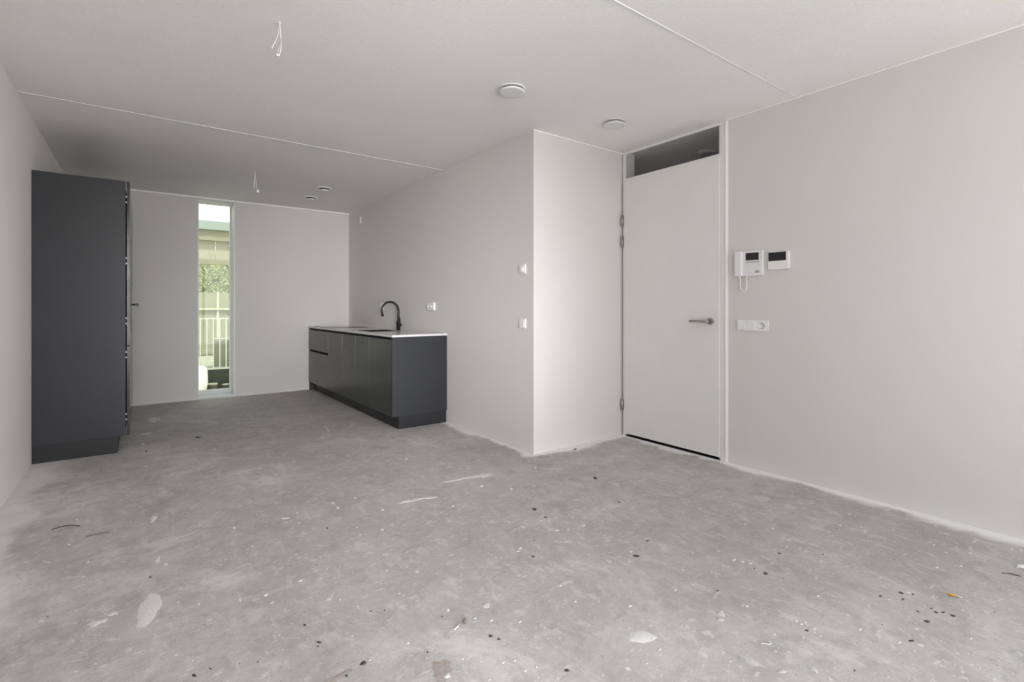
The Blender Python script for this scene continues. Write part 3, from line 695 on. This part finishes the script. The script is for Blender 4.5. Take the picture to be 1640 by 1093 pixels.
dk = [(1037, 867, 4), (1019, 891, 9), (1248, 887, 5), (1149, 947, 4), (1292, 1010, 6), (1485, 996, 9), (1460, 1026, 8), (1443, 950, 7), (1446, 961, 5), (1492, 975, 4), (1499, 981, 6), (1511, 981, 5), (1526, 986, 8), (1470, 980, 5), (1462, 953, 4), (786, 1020, 8), (799, 1025, 6), (685, 1046, 4), (594, 979, 4), (616, 977, 3), (511, 1029, 8), (509, 1036, 4), (488, 1002, 5), (908, 1075, 9), (856, 816, 8), (874, 829, 5), (854, 891, 6), (953, 766, 8), (992, 805, 4), (555, 1083, 6), (524, 846, 4), (582, 1063, 12), (921, 720, 5), (317, 700, 7), (241, 924, 5), (311, 1083, 9), (337, 1071, 4), (488, 1002, 4), (1208, 910, 3), (1410, 955, 5), (1318, 888, 3), (234, 723, 4), (1226, 920, 8)]
for x, y, w in dk: mark(bm, x-w/2, y+rnd.uniform(-1, 1), x+w/2, y+rnd.uniform(-1, 1.5), w*.45, n=10, rough=.4, h=.0012)
for i in range(110):
    x = rnd.uniform(XL+.1, 3.4); y = rnd.uniform(.1, 7.0)
    if (y > YS-.1 and x > XK-.65) or (x < -.1 and y > 5.1): continue
    s = rnd.uniform(.0012, .003); blob(bm, Vector((x, y, 0)), Vector((s*1.6, 0, 0)), Vector((0, s, 0)), n=7, h=.0008)
o = obj('dirt_specks', bm, M['dirt'], floor); o['kind'] = 'stuff'
smear((690, 1082, 724, 1066, 30), 'stain', 'brown_stain', rough=.45, n=36, h=.0003)
smear((523, 1093, 558, 1078, 12), 'stain', 'brown_stain', rough=.6, n=30, h=.0003)
# loose litter
def at(px, py): return tuple(fp(px, py)[:2])+(0,)
d_ = empty('wall_plug', at(1528, 956), 'small orange plug lying on the floor at the right', 'debris', rz=R(-70))
bm = bmesh.new(); tube(bm, [(-.022, 0, .004), (-.012, 0, .0045), (.008, 0, .0045)], [.003, .0042, .0042], 12); obj('sleeve', bm, M['orange'], d_)
bm = bmesh.new(); tube(bm, [(.008, 0, .0042), (.026, 0, .0030)], [.0038, .0016], 10); obj('tip', bm, M['plaster'], d_)
bm = bmesh.new(); vs = [bm.verts.new(p) for p in ((-.03, -.006, .001), (-.006, -.014, .002), (.035, -.012, .001), (.03, .010, .004), (-.003, .009, .006))]
bm.faces.new(vs); bmesh.ops.solidify(bm, geom=list(bm.faces), thickness=.0006)
o = tag(obj('paper_scrap', bm, M['out_white']), 'curled white paper scrap on the floor near the right wall', 'debris'); o.location = fp(1634, 909)+Vector((0, 0, .0005)); o.rotation_euler.z = R(-30)
bm = bmesh.new(); tube(bm, curve_pts([(-.020, .001, .0022), (-.004, 0, .003), (.010, -.002, .003), (.016, .004, .003), (.011, .012, .0028)], 6), .0018, 8)
o = tag(obj('plastic_clip', bm, M['plastic']), 'small hooked white plastic clip lying on the floor', 'debris'); o.location = fp(1228, 1033); o.rotation_euler.z = R(-40)
bm = bmesh.new(); tube(bm, curve_pts([(-.05, -.035, .002), (-.048, -.02, .0025), (-.03, 0, .004), (.0, .012, .005), (.03, .015, .003), (.055, .010, .002)], 7), .0018, 8)
o = tag(obj('black_wire', bm, M['black_metal']), 'curved black wire scrap on the floor below the tall cabinet', 'debris'); o.location = fp(108, 845); o.rotation_euler.z = R(-36)
bm = bmesh.new(); tube(bm, curve_pts([(-.04, -.02, .003), (-.015, .0, .006), (.02, .018, .004), (.04, .03, .003)], 6), [.003]*18+[.0015], 7)
o = tag(obj('wood_splinter', bm, M['rust']), 'small brown splinter on the floor right of the black wire', 'debris'); o.location = fp(155, 858); o.rotation_euler.z = R(-30)
bm = bmesh.new(); bmesh.ops.create_icosphere(bm, subdivisions=3, radius=.0095)
for v in bm.verts: v.co *= 1+.12*math.sin(v.co.x*400)*math.sin(v.co.y*330+1); v.co.z = v.co.z*.8+.0075
for f in bm.faces: f.smooth = True
o = tag(obj('mortar_lump', bm, M['rust']), 'small round brown lump of mortar on the floor, bottom middle', 'debris'); o.location = fp(745, 998)
bm = bmesh.new(); tube(bm, curve_pts([(-.012, 0, .002), (0, .001, .0026), (.012, .003, .002)], 4), .0016, 6)
o = tag(obj('white_splinter', bm, M['plaster']), 'short white splinter beside the brown mortar lump', 'debris'); o.location = fp(733, 1005); o.rotation_euler.z = R(20)
bm = bmesh.new(); tube(bm, curve_pts([(-.03, 0, .0015), (0, .003, .004), (.035, -.006, .0015)], 5), [.0012]*5+[.0022]*5+[.001], 6)
o = tag(obj('dark_splinter', bm, M['dirt']), 'thin dark splinter on the floor below the paper scrap', 'debris'); o.location = fp(1618, 921); o.rotation_euler.z = R(-55)

# ================================================================ outside the slit window
struct('ground', bx(-8, 16, YB+.36, 11.2, -.7, -.5), M['paving'], 'pale paving outside the window')
struct('trim_6', bx(-8, 16, 11.2, 11.88, -.7, -.5), M['out_black'], 'dark damp gravel strip at the foot of the kerb')
struct('terrace', bx(-8, 16, 11.98, 30, -.7, -.11), M['pave'], 'pale terrace beyond the railing')
struct('trim_5', bx(-8, 16, 11.88, 11.98, -.7, -.085), M['kerb'], 'dark low kerb wall under the outdoor railing')
rl = empty('balcony_railing', (1.2, 11.93, -.085), 'white metal railing with upright bars outside the window', 'railing')
bm = bmesh.new(); box(bm, -6, 8, -.02, .02, 1.035, 1.06); obj('top_rail', bm, M['out_white'], rl)
bm = bmesh.new(); box(bm, -6, 8, -.02, .02, 0, .03); obj('bottom_rail', bm, M['out_white'], rl)
for i in range(-16, 18):
    obj('baluster', bx(i*.115-.009, i*.115+.009, -.008, .008, .03, 1.035), M['out_white'], rl)
cn = empty('canopy', (1.5, 10.5, -.5), 'flat canopy with pale teal fascia seen through the window top', 'canopy')
def outc(name, dims, mat, root): return child(name, bx(*dims), M[mat], root)
outc('fascia', (-4, 8, 10.48, 10.53, 2.59, 2.745), 'fascia', cn)
outc('roof', (-4, 8, 10.53, 11.6, 2.70, 2.745), 'out_white', cn)
outc('beam', (-4, 8, 10.54, 10.62, 2.40, 2.59), 'beige', cn)
outc('screen_panel', (-4, 1.10, 10.62, 10.64, 2.05, 2.40), 'beige2', cn)
outc('screen_panel', (1.11, 8, 10.62, 10.64, 2.05, 2.40), 'beige2', cn)
outc('bottom_bar', (-4, 8, 10.60, 10.66, 1.97, 2.05), 'beige', cn)
outc('post', (-1.9, -1.8, 10.56, 10.66, -.5, 2.4), 'out_white', cn); outc('post', (5.9, 6.0, 10.56, 10.66, -.5, 2.4), 'out_white', cn)
fe = empty('garden_fence', (1.6, 15.9, -.11), 'pale garden fence with slender posts beyond the railing', 'fence')
for i in range(-6, 7):
    x = 1.70+i*1.16
    outc('post', (x-.03, x+.03, 15.84, 15.90, -.11, 1.63), 'post', fe)
    outc('fence_panel', (x+.03, x+1.13, 15.87, 15.90, -.08, 1.60), 'fence', fe)
outc('rail', (-6, 9, 15.80, 15.84, 1.13, 1.18), 'post', fe)
def hedge():
    r2 = random.Random(3); root = empty('hedge', (1.5, 17.4, -.11), 'tall leafy yellow-green hedge behind the garden fence', 'hedge')
    bm = bmesh.new(); box(bm, -5.5, 5.5, -.35, .6, 0, 2.9); bev(bm, .15); obj('branches', bm, M['leaf_core'], root)
    bm = bmesh.new()
    for i in range(9000):
        x = r2.uniform(-2.2, 2.8) if i < 7000 else r2.uniform(-5.6, 5.6); z = r2.uniform(.8, 3.25); y = -.4+r2.uniform(-.18, .12)
        s = r2.uniform(.02, .045); a = Vector((r2.uniform(-1, 1), r2.uniform(-.6, .3), r2.uniform(-1, 1))).normalized(); b = a.cross(Vector((0, -1, .4))).normalized()
        c = Vector((x, y, z)); bm.faces.new([bm.verts.new(c+p) for p in (a*s, b*s*.5, -a*s, -b*s*.5)])
    o = obj('foliage', bm, M['leaf'], root); o['kind'] = 'stuff'
hedge()
gw = empty('garden_wall', (2.1, 12.9, -.11), 'low pale garden wall with coping behind the railing', 'garden wall')
outc('wall_body', (1.30, 6.0, 12.75, 13.0, -.11, .44), 'fence', gw); outc('coping', (1.27, 6.03, 12.70, 13.05, .44, .50), 'beige2', gw)
tb = empty('plastic_tub_chair', (.70, 11.2, -.5), 'rounded white plastic tub chair outside, low left in the window', 'chair')
bm = bmesh.new(); lathe(bm, [(.20, 0), (.30, .05), (.34, .25), (.33, .48), (.29, .56), (.26, .55), (.28, .30), (0, .26)], n=36); obj('shell', bm, M['out_white'], tb)
def pot(x, y, s, label):
    p = empty('flower_pot', (x, y, -.5), label, 'pot', 'small pots outside')
    bm = bmesh.new(); lathe(bm, [(0, 0), (.07*s, 0), (.10*s, .20*s), (.11*s, .20*s), (.11*s, .24*s), (.09*s, .24*s), (.085*s, .18*s), (0, .18*s)], n=24); obj('vessel', bm, M['beige'], p)
pot(1.14, 11.45, .8, 'pale flower pot outside beside the white tub chair'); pot(1.38, 11.6, .6, 'pale flower pot outside at the right edge of the window')
